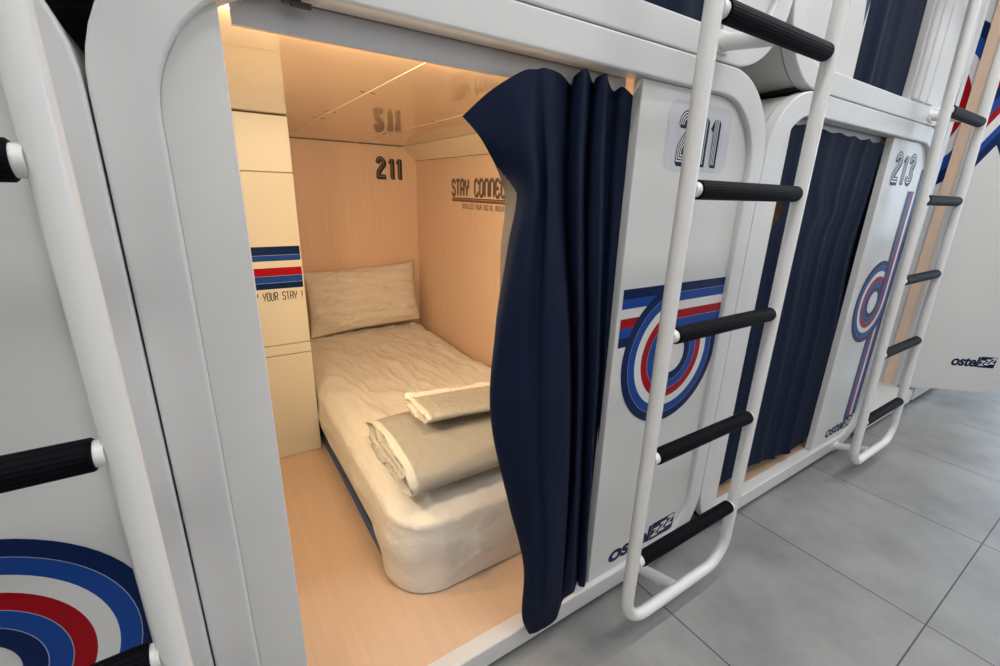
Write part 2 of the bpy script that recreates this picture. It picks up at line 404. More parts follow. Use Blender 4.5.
for xa, xb in ((2.205, 2.245), (2.262, 2.33), (2.345, 2.42)):
    box(bm, xa, xb, .004, PY-.0005, ZS+.07, ZT-.2, bev=.003)
link('door_ribs', bm, M['white'], PU213, smooth=True, angle=40)
# ---- inside of pod 211
XR = 1.103; YB = 1.909; CZ = 1.387; CX = .305; CY = 1.134
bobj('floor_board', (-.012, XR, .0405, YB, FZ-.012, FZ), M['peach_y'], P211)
bobj('rear_wall_panel', (-.045, XR, YB, YB+.012, FZ, CZ+.01), M['peach'], P211)
bobj('side_wall_panel', (XR, XR+.012, .045, YB, FZ, CZ+.01), M['peach'], P211)
bobj('side_wall_panel', (-.057, -.045, .045, YB, FZ, CZ+.01), M['cream'], P211)
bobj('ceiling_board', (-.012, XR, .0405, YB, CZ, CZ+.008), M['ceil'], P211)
bm = bmesh.new()
pr_ = [(XR-.001, 1.317), (XR-.001, CZ-.001), (1.025, CZ-.001), (1.028, CZ-.006), (XR-.004, 1.314)]
A = [bm.verts.new((x, .06, z)) for x, z in pr_]; B = [bm.verts.new((x, YB-.001, z)) for x, z in pr_]
for i in range(5): bm.faces.new((A[i], A[(i+1) % 5], B[(i+1) % 5], B[i]))
bm.faces.new(A); bm.faces.new(B[::-1]); link('ceiling_cove', bm, M['cove'], P211)
bm = bmesh.new()
for x in (.405, .755): box(bm, x-.0012, x+.0012, .06, YB-.001, CZ-.0008, CZ)
link('ceiling_seams', bm, M['seamlight'], P211)
bm = bmesh.new()
box(bm, CX+.002, XR-.08, YB-.003, YB-.001, CZ-.0035, CZ-.001)
box(bm, XR-.0035, XR-.001, .07, YB-.002, 1.3125, 1.3145)
link('shadow_gap', bm, M['dark'], P211)
for x, ys in ((.405, (.56, .95, 1.12, 1.80)), (.755, (.90, 1.40))):
    for y in ys:
        for s in (-1, 1): bobj('screw', (x+s*.013-.006, x+s*.013+.006, y-.002, y+.002, CZ-.0012, CZ-.0001), M['screw'], P211)
bobj('curtain_rail', (.070, .785, .050, .060, 1.3485, 1.3862), M['rail'], P211, bev=.0015)
bm = bmesh.new(); box(bm, .128, .150, .020, .032, 1.3775, 1.3862, bev=.003); box(bm, .136, .162, .018, .026, 1.374, 1.380, bev=.002); box(bm, .120, .132, .022, .030, 1.381, 1.3865, bev=.002)
link('curtain_clip', bm, M['screw'], P211, smooth=True, angle=40)
# lettering on the inner walls
art = Art(lambda u, v, l: (u, YB-.0012-l, v))
digits(art, '211', .868, 1.213, .112, .86, M['ink_black'], M['ink_grey'], stripes=2)
art.done('number_lettering', P211)
art = Art(lambda u, v, l: (XR-.0012-l, 1.452-u, v))
write(art, 'STAY CONNECTED', 0, 1.138, .070, .0455, .0305, M['ink_grey'], lift=.0006, stroke=.0105, shadow=(M['ink_black'], (.004, -.0045)))
for z, h, m in ((1.121, .004, 'ink_black'), (1.1155, .003, 'ink_grey'), (1.1115, .003, 'ink_black'), (1.107, .004, 'red')):
    art.poly([(0, z-h/2), (.64, z-h/2), (.64, z+h/2), (0, z+h/2)], M[m], 0)
write(art, 'OSTELZZZ YOUR SOCIAL MEDIA', .11, 1.075, .021, .0145, .0095, M['ink_black'], lift=.0002, stroke=.0024)
art.done('slogan_lettering', P211)
# ---- decals on the doors
def on_panel(u, v, l): return (u, PY-.0004-l, v)
art = Art(on_panel)
art.poly(rrect(.888, 1.125, 1.214, 1.360, .025, 8), M['dgrey'], 0)
digits(art, '211', .929, 1.232, .108, .93, M['ink'], M['dwhite'], stripes=4, lift=.0003)
art.done('number_sticker', D211)
art = Art(on_panel); loop_decal(art, (1.025, .749), left=.807, right=1.2185); art.done('loop_decal', D211)
art = Art(on_panel); logo(art, .866, .114, 1.0); art.done('logo_decal', D211)
art = Art(on_panel)
digits(art, '213', 2.222, 1.232, .108, 1.08, M['ink'], M['dwhite'], stripes=3, lift=.0003)
art.done('number_decal', D213)
art = Art(on_panel); loop_decal(art, (2.388, .745), R=.18, r=.048, down=.17, up=1.292, updrop=.088); art.done('loop_decal', D213)
art = Art(on_panel); logo(art, 2.268, .112, 1.0); art.done('logo_decal', D213)
art = Art(on_panel); loop_decal(art, (-.330, .548), R=.202, r=.053, left=-.50, clipx=-.1475); art.done('loop_decal', D209)
art = Art(on_panel)
art.poly([(1.668, 1.80), (1.700, 1.645), (1.7145, 1.72), (1.690, 1.84)], M['navy'])
art.poly([(1.690, 1.841), (1.7147, 1.72), (1.7147, 2.3), (1.60, 2.3)], M['blue'], .0003)
art.done('stripe_decal', PU213)
# ---- storage cabinet at the bed head of pod 211
cab = thing('storage_cabinet', 'tall cream cabinet with blue and red stripes beside the bed head', 'cabinet', (0, 0, 0))
def cpart(name, z0, z1):
    return bobj(name, (-.040, CX, CY, CY+.018, z0, z1), M['cream'], cab, bev=.0025)
bobj('carcass', (-.038, CX-.002, CY+.016, YB-.004, FZ+.001, CZ-.003), M['cream'], cab)
cpart('door', 1.2015, CZ-.004); mid = cpart('door', .5720, 1.1975); cpart('filler_strip', .530, .5690); cpart('door', FZ+.002, .5270)
art = Art(lambda u, v, l: (u, CY-.0004-l, v))
for z0, z1, m in ((.914, .945, 'navy'), (.893, .914, 'blue'), (.838, .868, 'red'), (.813, .838, 'blue'), (.790, .813, 'navy')):
    art.poly([(-.038, z0), (.3005, z0), (.3005, z1), (-.038, z1)], M[m], 0)
for z in (.914, .838, .813): art.poly([(-.038, z-.0006), (.3005, z-.0006), (.3005, z+.0006), (-.038, z+.0006)], M['line'], .0005)
write(art, 'ENJOY YOUR STAY !', .160-6*.0131, .747, .030, .0131, .0088, M['ink_black'], stroke=.0032)
art.done('stripe_decal', mid)
# ------------------------------------------------------------------ bedding
MX0, MX1, MY0, MY1 = .316, 1.093, .212, 1.900
MZ = .362
def fbm(x, y, z, o=4, h=.7): return noise.fractal(Vector((x, y, z)), h, 2.0, o)
def streak(x, y):
    """wrinkles that run mostly along the bed"""
    a = fbm(x*7+y*2.2, y*2.4-x*1.5, 3.1, 3)
    b = fbm(x*22+y*5, y*4, 7.7, 2)
    r = 1-abs(a)*2.2
    return .013*max(0, r)**3 + .0045*b + (.009+.008*max(0, 1-math.hypot(x-.85, y-1.15)/.5))*max(0, 1-abs(fbm(x*5-y*3, y*3+x, 9.2, 2))*3)**3
def perim(d, n_c=12, n_s=40):
    """rounded rectangle in plan with even sides, inset by d"""
    x0, x1, y0, y1 = MX0+d, MX1-d, MY0+d, MY1-d
    rs = [max(.012, .125-d), max(.012, .125-d), max(.01, .04-d), max(.01, .04-d)]
    pts = []
    cs = [(x0+rs[0], y0+rs[0], PI, rs[0]), (x1-rs[1], y0+rs[1], 1.5*PI, rs[1]), (x1-rs[2], y1-rs[2], 0, rs[2]), (x0+rs[3], y1-rs[3], .5*PI, rs[3])]
    for q, (cx, cy, a0, r) in enumerate(cs):
        for i in range(n_c+1):
            a = a0+.5*PI*i/n_c; pts.append((cx+r*math.cos(a), cy+r*math.sin(a)))
        nx = cs[(q+1) % 4]; e = (nx[0]+nx[3]*math.cos(nx[2]), nx[1]+nx[3]*math.sin(nx[2])); s = pts[-1]
        m = n_s if q in (1, 3) else 20
        for i in range(1, m): pts.append((s[0]+(e[0]-s[0])*i/m, s[1]+(e[1]-s[1])*i/m))
    return pts
mat_t = thing('mattress', 'single mattress under a creased white fitted sheet inside the open pod', 'mattress', (0, 0, 0))
bm = bmesh.new()
r = skin_loops(bm, [[(x, y, z) for x, y in perim(.016+d)] for d, z in ((.01, FZ+.001), (0, FZ+.006), (0, .28), (.03, .31))])
bm.faces.new(r[0][::-1]); bm.faces.new(r[-1]); link('body', bm, M['mesh'], mat_t, smooth=True, angle=50)
bm = bmesh.new()
skin_loops(bm, [[(x, y, z) for x, y in perim(d)] for d, z in ((.012, FZ+.002), (.006, FZ+.006), (.006, FZ+.030), (.012, FZ+.034))])
link('piping', bm, M['piping'], mat_t, smooth=True, angle=50)
bm = bmesh.new(); loops = []
def hem(x, y):
    w = 0
    if x < MX0+.03: w = max(0, min(1, (y-.34)/.10))
    return FZ+.004+w*(.100-.010*min(1, max(0, (y-.3)/.8)))
zr = MZ-.085
side = [(-.003, None, 0), (-.005, None, .15), (-.006, None, .35), (-.007, None, .55), (-.007, None, .75), (-.006, None, .9), (-.005, zr, 1)]
for d, z, f in side:
    lp = []
    for (x, y) in perim(d):
        zz = hem(x, y)*(1-f)+zr*f
        dx, dy = x-(MX0+MX1)/2, y-(MY0+MY1)/2
        amp = .0045*math.sin(PI*min(1, f*1.1))+.0003
        front = 1 if y < MY0+.13 else .45
        # sagging horizontal folds on the front, stretched from the corner
        w = (fbm(x*3, y*3, zz*26+x*6, 3)*1.4+1.6*max(0, 1-abs(fbm(x*2.2, y*2.2, zz*17+x*5+y*4, 2))*3)**2)*amp*front*3.2
        nrm = Vector((-1 if x < MX0+.02 else (1 if x > MX1-.02 else 0), -1 if y < MY0+.02 else 0)); 
        if nrm.length < .5: nrm = Vector((-1 if dx < 0 else 1, -1 if dy < 0 else 1))
        nrm.normalize()
        lp.append((min(MX1+.004, x+nrm.x*w), y+nrm.y*w, zz))
    loops.append(lp)
NR = 9
for i in range(1, NR+1):
    a = .5*PI*i/NR; d = -.005+.085*(1-math.cos(a)); z = zr+.085*math.sin(a)
    lp = []
    for (x, y) in perim(d):
        w = streak(x, y)*math.sin(a)+.002*fbm(x*12, y*12, z*20, 3)
        # a hem seam rolled round the upper edge
        seam = (.007+.004*fbm(x*14, y*14, 2, 2))*(math.exp(-((a-.50)/.13)**2)+.6*math.exp(-((a-.95-.2*math.sin(x*9+y*6))/.10)**2))*(1 if (x < MX0+.15 or y < MY0+.2) else 0)
        sag = -.034*max(0, 1-math.hypot((x-MX0)*.6, y-MY0)/.40)
        lp.append((x-(seam if x < MX0+.1 else 0), y-(seam if y < MY0+.1 else 0), z+w+seam*.6+sag*math.sin(a)))
    loops.append(lp)
base = perim(.080)
cxl = (MX0+MX1)/2
NI = 46
for i in range(1, NI+1):
    s = i/NI; lp = []
    for (x, y) in base:
        my = min(max(y, MY0+.40), MY1-.40)
        px, py = x+(cxl-x)*s, y+(my-y)*s
        sag = -.034*max(0, 1-math.hypot((px-MX0)*.6, py-MY0)/.40)
        lp.append((px, py, MZ+streak(px, py)+.002*fbm(px*12, py*12, 0, 3)*(1-s)+sag))
    loops.append(lp)
skin_loops(bm, loops); bmesh.ops.remove_doubles(bm, verts=bm.verts, dist=.0004)
link('fitted_sheet', bm, M['sheet'], mat_t, smooth=True)
# pillow leaning on the back wall
def pillow():
    bm = bmesh.new(); N, K = 70, 46; V = {}
    w, h = .645, .36
    O = Vector((.415, 1.775, MZ+.014)); ux = Vector((1, .03, .035)).normalized(); 
    uz = Vector((0, .26, 1)).normalized(); n = ux.cross(uz).normalized()
    for s in (1, -1):
        for i in range(N+1):
            for j in range(K+1):
                u, v = i/N, j/K; a, b = 2*u-1, 2*v-1
                t = max(0, (1-abs(a)**4))**.6*max(0, (1-abs(b)**3))**.6
                th = .070*t
                pin = 1-.05*(1-abs(b)**2)*abs(a)**4
                uu = .5+(u-.5)*pin; vv = .5+(v-.5)*(1-.06*(1-a*a)*abs(b)**4)+.012*fbm(u*2.5, v*2.5, 8, 2)*abs(b)
                wr = 0
                if s == 1:
                    q = fbm(u*1.6+v*.8, v*9+u*1.2, 1.3, 3); wr = .026*max(0, 1-abs(q)*2.6)**3+.014*fbm(u*3, v*5, 4, 3)
                    wr *= min(1, t*1.6)
                p = O+ux*(uu*w)+uz*(vv*h)+n*(s*th+wr)
                V[s, i, j] = bm.verts.new(p)
    for s in (1, -1):
        for i in range(N):
            for j in range(K):
                f = (V[s, i, j], V[s, i+1, j], V[s, i+1, j+1], V[s, i, j+1]); bm.faces.new(f if s == 1 else f[::-1])
    bmesh.ops.remove_doubles(bm, verts=bm.verts, dist=.0003)
    o = link('pillow', bm, M['pillow'], smooth=True)
    return tag(o, 'cream pillow leaning against the rear wall of the open pod', 'pillow')
pillow()
# folded duvet and towel: thick folded sheets swept along x
def folded(name, path, th, x0, x1, m, wr, seed, taper=.0, skew=0, nx=64, droop=0, rag=.012):
    """path: centreline in (y, z); a padded sheet follows it and is extruded along x"""
    P = [Vector((a, b, 0)) for a, b in path]; S = []
    n = (len(P)-1)*8
    for i in range(n+1): S.append(catmull(P, (len(P)-1)*i/n))
    top = []; bot = []
    for i, p in enumerate(S):
        t = (S[min(n, i+1)]-S[max(0, i-1)]).normalized(); nn = Vector((-t.y, t.x, 0)); e = math.sin(PI*min(1, max(0, min(i, n-i)/3)*.5))**.5 if 0 < i < n else .15
        top.append(p+nn*th*.5*e); bot.append(p-nn*th*.5*e)
    outl = top+bot[::-1]; k = len(outl)
    cy = sum(p.x for p in outl)/k; cz = sum(p.y for p in outl)/k
    bm = bmesh.new(); rings = []
    for a in range(nx+1):
        u = a/nx; endf = min(1, min(a, nx-a)/1.6); ring = []
        for j, p in enumerate(outl):
            x = x0+(x1-x0)*u
            sj = j/k*2*PI
            if a == 0 or a == 1: x += rag*fbm(math.cos(sj)*3, math.sin(sj)*3, seed, 2)*(1 if a == 0 else .6)
            y, z = p.x, p.y
            g = fbm(x*5+seed, y*6, z*6, 3)*wr*1.2 + wr*1.3*max(0, 1-abs(fbm(x*5+y*7+seed, y*3-x*2, z*4, 2))*3)**3
            g += .45*wr*max(0, 1-abs(fbm(x*15+seed, y*2.5+z*3, seed, 2))*3.2)**2*endf-.0015
            c = S[j if j <= n else 2*n+1-j]
            dy, dz = y-c.x, z-c.y
            ln_ = math.hypot(dy, dz) or 1
            sc_ = 1-(.45*(1-endf)**2)
            y = c.x+dy*sc_+dy/ln_*g; z = c.y+dz*sc_+dz/ln_*g*.8
            y += skew*(u)+.010*fbm(x*3, seed, 1, 2)
            z += taper*(1-u)**3+droop*u
            ring.append(bm.verts.new((x, y, z)))
        rings.append(ring)
    for A_, B_ in zip(rings[:-1], rings[1:]):
        for j in range(k): bm.faces.new((A_[j], A_[(j+1) % k], B_[(j+1) % k], B_[j]))
    for ring, rev in ((rings[0], 1), (rings[-1], 0)):
        for i in range(n):
            q = [ring[i], ring[i+1], ring[2*n-i], ring[2*n+1-i]]
            bm.faces.new(q[::-1] if rev else q)
    return link(name, bm, m, smooth=True)
zb = MZ+.012
D = [(.60, zb+.012), (.45, zb+.006), (.33, zb+.010), (.268, zb+.030), (.262, zb+.064), (.305, zb+.098), (.42, zb+.114), (.54, zb+.110), (.618, zb+.084),
     (.612, zb+.055), (.55, zb+.046), (.42, zb+.046), (.34, zb+.044), (.325, zb+.058), (.36, zb+.068), (.48, zb+.072), (.56, zb+.068)]
duv = folded('duvet', D, .036, .362, 1.02, M['duvet'], .014, 2.2, skew=-.045, taper=-.018)
tag(duv, 'thick white duvet folded into a roll on the foot of the bed', 'duvet')
zt = zb+.136
D2 = [(.52, zt+.002), (.42, zt-.001), (.375, zt+.010), (.372, zt+.026), (.41, zt+.033), (.50, zt+.030), (.545, zt+.022)]
tw = folded('towel', D2, .021, .462, .99, M['towel'], .006, 5.1, skew=-.050, nx=60, rag=.006, droop=-.008)
tag(tw, 'white folded towel lying on top of the rolled duvet', 'towel')
# ------------------------------------------------------------------ curtains
def cloth(name, rows, nu=110, nv=90, m=None, wr=.002, seed=0):
    R = [[Vector((p[0]*(1+p[1]/.687), p[1], CAM.z+(p[2]-CAM.z)*(1+p[1]/.687))) for p in r] for r in rows]
    bm = bmesh.new(); G = []
    for a in range(nv+1):
        t = (len(R)-1)*a/nv; line = []
        for b in range(nu+1):
            s = (len(R[0])-1)*b/nu
            colp = [catmull(r, s) for r in R[max(0, int(t)-1):int(t)+3]]
            base_i = max(0, int(t)-1)
            p = catmull(colp, t-base_i)
            w = fbm(p.x*10, p.z*3+seed, seed, 3)*wr
            line.append(bm.verts.new((p.x, p.y+w, p.z)))
        G.append(line)
    for a in range(nv):
        for b in range(nu):
            f = bm.faces.new((G[a][b], G[a+1][b], G[a+1][b+1], G[a][b+1]))
            if b < nu/16*.9*min(1, (1.205-G[a][b].co.z)/.05) and G[a][b].co.z < 1.205: f.material_index = 1     # the turned-back lining along the free edge
    return link(name, bm, [m or M['navy_cloth'], M['lining']], smooth='keep')
top = [(.372, .012, 1.268), (.425, .006, 1.312), (.485, .002, 1.348), (.535, .004, 1.360), (.568, .018, 1.356), (.592, .040, 1.342), (.598, .022, 1.356), (.622, .004, 1.372), (.633, .022, 1.368), (.645, .040, 1.352),
       (.652, .020, 1.362), (.676, .006, 1.372), (.684, .030, 1.362), (.700, .042, 1.346), (.725, .028, 1.356), (.765, .040, 1.340)]
rows = [top,
 [(.417, .014, 1.226), (.455, .006, 1.235), (.505, -.006, 1.24), (.548, -.002, 1.24), (.575, .015, 1.24), (.594, .040, 1.24), (.600, .022, 1.24), (.624, .000, 1.24), (.637, .020, 1.24), (.647, .042, 1.24), (.655, .018, 1.24), (.682, .004, 1.24), (.690, .028, 1.24), (.702, .044, 1.24), (.728, .028, 1.24), (.768, .040, 1.24)],
 [(.457, .050, 1.150), (.486, .010, 1.160), (.520, -.010, 1.16), (.556, -.006, 1.16), (.580, .010, 1.16), (.598, .040, 1.16), (.604, .020, 1.16), (.630, -.002, 1.16), (.643, .018, 1.16), (.652, .042, 1.16), (.660, .018, 1.16), (.690, .004, 1.16), (.698, .028, 1.16), (.708, .044, 1.16), (.732, .028, 1.16), (.770, .040, 1.16)],
 [(.452, .085, 1.05), (.470, .008, 1.06), (.505, -.018, 1.06), (.562, -.014, 1.06), (.595, .006, 1.06), (.612, .038, 1.06), (.618, .018, 1.06), (.640, -.002, 1.06), (.653, .016, 1.06), (.662, .042, 1.06), (.668, .018, 1.06), (.700, .004, 1.06), (.708, .028, 1.06), (.716, .044, 1.06), (.738, .028, 1.06), (.770, .040, 1.06)],
 [(.454, .060, .90), (.446, .004, .90), (.500, -.024, .90), (.570, -.026, .90), (.620, -.010, .90), (.636, .030, .90), (.644, .012, .90), (.660, -.004, .90), (.672, .014, .90), (.682, .040, .90), (.688, .018, .90), (.716, .004, .90), (.722, .028, .90), (.728, .044, .90), (.746, .030, .90), (.771, .040, .90)],
 [(.462, .040, .72), (.440, .000, .72), (.505, -.030, .72), (.585, -.034, .72), (.645, -.014, .72), (.660, .028, .72), (.666, .010, .72), (.678, -.006, .72), (.690, .012, .72), (.702, .040, .72), (.708, .018, .72), (.732, .002, .72), (.738, .026, .72), (.744, .044, .72), (.756, .030, .72), (.772, .040, .72)],
 [(.505, .030, .50), (.490, -.006, .50), (.540, -.034, .50), (.602, -.040, .50), (.660, -.018, .50), (.674, .024, .50), (.680, .008, .50), (.694, -.006, .50), (.706, .012, .50), (.718, .038, .50), (.722, .018, .50), (.744, .002, .50), (.748, .026, .50), (.754, .044, .50), (.762, .032, .50), (.773, .040, .50)],
 [(.556, .012, .30), (.542, -.014, .30), (.575, -.038, .30), (.625, -.044, .30), (.668, -.022, .30), (.680, .016, .30), (.686, .006, .30), (.706, -.004, .30), (.718, .012, .30), (.728, .036, .30), (.732, .020, .30), (.752, .004, .30), (.756, .026, .30), (.760, .042, .30), (.766, .034, .30), (.774, .040, .30)],
 [(.585, -.008, .14), (.548, -.016, .13), (.580, -.040, .13), (.630, -.044, .13), (.670, -.024, .13), (.682, .000, .14), (.690, -.002, .15), (.714, -.004, .16), (.726, .010, .16), (.734, .036, .16), (.740, .020, .16), (.762, .006, .16), (.766, .024, .16), (.769, .040, .16), (.772, .036, .16), (.776, .040, .16)],
 [(.600, -.010, .062), (.574, -.014, .050), (.598, -.034, .036), (.636, -.036, .034), (.668, -.022, .040), (.680, -.004, .075), (.690, .000, .098), (.716, .004, .101), (.728, .012, .101), (.736, .034, .102), (.742, .022, .102), (.764, .010, .101), (.768, .024, .101), (.771, .038, .102), (.774, .036, .102), (.777, .040, .102)]]
for i, r in enumerate(rows):      # a soft valley down the first broad fold
    a, b = r[2], r[3]; dep = (.001, .012, .016, .016, .012, .007, .003, .002, .0, .0)[i]
    r.insert(3, (a[0]*.42+b[0]*.58, (a[1]+b[1])/2+dep, (a[2]+b[2])/2+(.001 if i == 0 else 0)))
c211 = cloth('curtain', rows, nu=320, nv=160)
tag(c211, 'navy curtain bunched to one side of the open pod 211, top corner flopping loose', 'curtain', 'navy pod curtains')
def drape(label, x0, x1, z0, z1, pleats, amp, edge_l=lambda v: 0, edge_r=lambda v: 0, y=.040, hemf=lambda u: 0, topf=lambda u: 0, seed=0, flap=.06):
    bm = bmesh.new(); NU, NV = 150, 60; G = []
    for a in range(NV+1):
        v = a/NV; line = []
        for b in range(NU+1):
            u = b/NU
            xa = x0+edge_l(v); xb = x1+edge_r(v)
            uw = u+.018*math.sin(u*9+seed)+.012*math.sin(v*3+u*5+seed)
            ph = uw*pleats*2*PI+.6*math.sin(v*2.2+seed)
            am = amp*(.45+.55*min(1, v*3))*(.8+.4*math.sin(u*7+seed*2))
            yy = y+am*math.sin(ph)+am*.35*math.sin(2*ph+1)+fbm(u*4, v*2, seed, 2)*.004
            zt_ = z1+topf(u); zb_ = z0+hemf(u)
            xx = xa+(xb-xa)*min(1, u/.93)+am*.3*math.cos(ph)
            if u > .93:
                q = (u-.93)/.07; yy += .055*q**.7; xx += flap*q
            line.append(bm.verts.new((xx, yy, zt_+(zb_-zt_)*v)))
        G.append(line)
    for a in range(NV):
        for b in range(NU): bm.faces.new((G[a][b], G[a+1][b], G[a+1][b+1], G[a][b+1]))
    o = link('curtain', bm, M['navy_cloth'], smooth='keep')
    return tag(o, label, 'curtain', 'navy pod curtains')
def er(v):   # right edge of the 213 curtain: hooked corner at the top, drawn in below
    return .018*math.exp(-(v/.035)**2) - .052*math.exp(-((v-.33)/.16)**2) - .012
def el(v):
    return .006+.075*math.exp(-((v-.115)/.07)**2)*0 - .02*math.sin(v*3)*0 + .055*math.exp(-((v-.20)/.035)**2)*1
drape('navy curtain drawn across pod 213', 1.440, 2.108, .150, 1.366, 5, .0055, el, er, y=.030, seed=1.3,
      hemf=lambda u: .02*math.sin(u*6), topf=lambda u: -.006*u-.003*math.sin(u*40), flap=.34)
drape('navy curtain in the upper pod above pod 211', .375, 1.035, ZS+.066, 2.80, 5, .006, y=.030, seed=2.2)
drape('navy curtain in the upper pod above pod 213', 1.716, 2.165, ZS+.064, 2.80, 3, .005, y=.030, seed=3.1)
drape('navy curtain in the upper pod above the pod with the ringed roundel', -.98, -.36, ZS+.066, 2.80, 6, .006, y=.030, seed=4.2)
# ------------------------------------------------------------------ ladders
LY, LX0, LX1, TR = -.135, .779, 1.216, .0160
def copy_tree(o, parent=None):
    c = o.copy(); COL.objects.link(c)
    if parent: c.parent = parent
    for ch in list(o.children): copy_tree(ch, c)
    return c
def ladder():
    t = thing('bunk_ladder', 'white tubular ladder with black rungs in front of pod 211', 'ladder', (LX0, LY, 0), 'pod ladders')
    w = LX1-LX0; cx = w/2; top = 2.42
    bm = bmesh.new(); sweep(bm, round_path([(0, 0, top), (0, 0, .088), (w, 0, .088), (w, 0, top)], .085, 12)[:], TR, 20)
    link('side_rails', bm, M['tube'], t, smooth=True, angle=50)
    z = .287
    while z < top-.1:
        if 1.6 < z < 1.9: z += .2944; continue     # the photo shows no rung here
        bm = bmesh.new()
        sweep(bm, [(TR*.8, 0, z), (.026, 0, z), (.029, 0, z)], lambda i: (.0150, .0150, .0146)[i], 18)
        sweep(bm, [(w-.025, 0, z), (w-.022, 0, z), (w-TR*.8, 0, z)], lambda i: (.0146, .0150, .0150)[i], 18)
        sweep(bm, [(.031, 0, z), (w-.031, 0, z)], .011, 10)
        rg = link('rung', bm, M['tube'], t, smooth=True, angle=50)
        bm = bmesh.new()
        pf = lambda k: 1.0 if k % 2 else .955
        sweep(bm, [(.028, 0, z), (.030, 0, z), (w-.024, 0, z), (w-.022, 0, z)], lambda i: (.0168, .0185, .0185, .0168)[i], 44, prof=pf)
        link('rung_grip', bm, M['rubber'], rg, smooth=True, angle=30)
        z += .2944
    def strut(zf, zl, y1, dx=0):
        cx = w/2+dx
        bm = bmesh.new(); sweep(bm, [(cx, .1305, zf), (cx, y1, zl)], .0165, 18)
        sweep(bm, [(cx, .060, zf+(zl-zf)*.5), (cx, .052, zf+(zl-zf)*.56)], .0174, 18)
        s = link('strut', bm, M['tube'], t, smooth=True, angle=50)
        bm = bmesh.new(); a = [(cx+.026*math.cos(k*PI/12)*(1.0), .1345, zf+.026*math.sin(k*PI/12)+(0)) for k in range(24)]
        pts = rrect(cx-.034, cx+.034, zf-.021, zf+.021, .0205, 8)
        r_ = skin_loops(bm, [[(p[0], .1345, p[1]) for p in pts], [(p[0], .1315, p[1]) for p in pts], [(cx+(p[0]-cx)*.94, .1295, zf+(p[1]-zf)*.94) for p in pts]])
        bm.faces.new(r_[0][::-1]); bm.faces.new(r_[-1])
        link('flange', bm, M['tube'], s, smooth=True, angle=40)
        for q in (-1, 1):
            bm = bmesh.new(); sweep(bm, [(cx+q*.026, .1298, zf), (cx+q*.026, .1285, zf)], .003, 10)
            link('screw', bm, M['screw'], s, smooth=True, angle=40)
    strut(.050, .088, .012); strut(ZS+.034, 1.4648, .006, .018)
    return t
L211 = ladder()
L213 = copy_tree(L211); L213.location.x = 2.172; L213.location.y = -.1345; L213.rotation_euler.x = -.022
for c in L213.children:      # it leans a little towards the pods, so its upper strut is shorter
    if c.name.startswith('strut') and c.data.vertices[0].co.z > 1: c.scale.y = .757
L213['label'] = 'white tubular ladder with black rungs in front of pod 213'
L209 = copy_tree(L211); L209.location.x = -.106-(LX1-LX0); L209.location.y = -.102
for c in L209.children:
    if c.name.startswith('strut'): c.scale.y = .102/.135
L209['label'] = 'white tubular ladder crossing the pod with the ringed roundel, nearest the camera'
# ------------------------------------------------------------------ tall closet with its door swung open
clo = thing('tall_closet', 'tall white closet beyond pod 213 with its door swung open', 'closet', (0, 0, 0))
HX = 3.4
bobj('base', (2.70, HX, .002, 1.25, .030, .105), M['white'], clo, bev=.003)
bobj('plinth', (2.72, HX, .03, 1.2, .0005, .031), M['dark'], clo)
bobj('side_wall', (2.652, 2.70, .002, 1.25, .030, 2.86), M['white'], clo, bev=.003)
sw = bobj('side_wall', (HX, HX+.04, .150, 1.25, .030, 2.86), M['white'], clo)
bobj('rear_wall', (2.652, HX+.04, 1.25, 1.27, .030, 2.86), M['white'], clo)
bobj('top', (2.652, HX+.04, .002, 1.27, 2.86, 2.88), M['white'], clo)
bobj('wooden_jamb', (HX-.012, HX+.04, .100, .1495, .105, 2.86), M['peach'], clo)
bm = bmesh.new()
for ya, yb, xx in ((.086, .0995, HX-.018), (.070, .085, HX-.026), (.052, .069, HX-.018)): box(bm, xx, HX+.04, ya, yb, .105, 2.86, bev=.002)
link('door_jamb', bm, M['white'], clo, smooth=True, angle=40)
art = Art(lambda u, v, l: (HX-.0006-l, u, v))
e = band_edges(.475, .15)
for i, b in enumerate(BANDS):
    V = []
    for k in range(61):
        a = PI/2+PI*k/60
        V.append([(max(.152, .455+r_*math.cos(a)), 1.645+r_*math.sin(a)) for r_ in (e[i], e[i+1])])
    for k in range(60): art.poly([V[k][0], V[k][1], V[k+1][1], V[k+1][0]], M[b])
art.done('ring_decal', sw)
ang = math.radians(-42); hp = Vector((3.42, 0, 0)); dv = Vector((math.cos(ang), math.sin(ang), 0)); nv = Vector((math.sin(ang), -math.cos(ang), 0))
# nv points to the camera side (towards -x)
def on_door(s, z, l, t=0): p = hp+dv*s+nv*(l+t); return (p.x, p.y, z)
bm = bmesh.new(); pts = rrect(-.083, .455, .122, 2.84, [.004, .13, .13, .004])
r_ = skin_loops(bm, [[on_door(a, b, 0) for a, b in pts], [on_door(a, b, -.022) for a, b in pts]])
bm.faces.new(r_[0]); bm.faces.new(r_[-1][::-1]); door = link('door', bm, M['panel'], clo)
art = Art(lambda u, v, l: on_door(u, v, l+.0005))
zs = [1.321, 1.388, 1.440, 1.514, 1.569, 1.637, 1.700]; cb = ['navy', 'blue', 'dwhite', 'red', 'blue', 'navy']
sl = 1.62
for i in range(6):
    if cb[i] != 'dwhite':      # second arm of the cross, falling to the right
        h0 = 1.96-(zs[i]-1.321); h1 = 1.96-(zs[i+1]-1.321)
        art.poly([(-.078, h0), (.30, h0-.378*sl), (.30, h1-.378*sl), (-.078, h1)], M[cb[i]], 0)
for i in range(6):
    art.poly([(-.078, zs[i]), (.40, zs[i]+.478*sl), (.40, zs[i+1]+.478*sl), (-.078, zs[i+1])], M[cb[i]], .0006)
art.done('cross_decal', door)
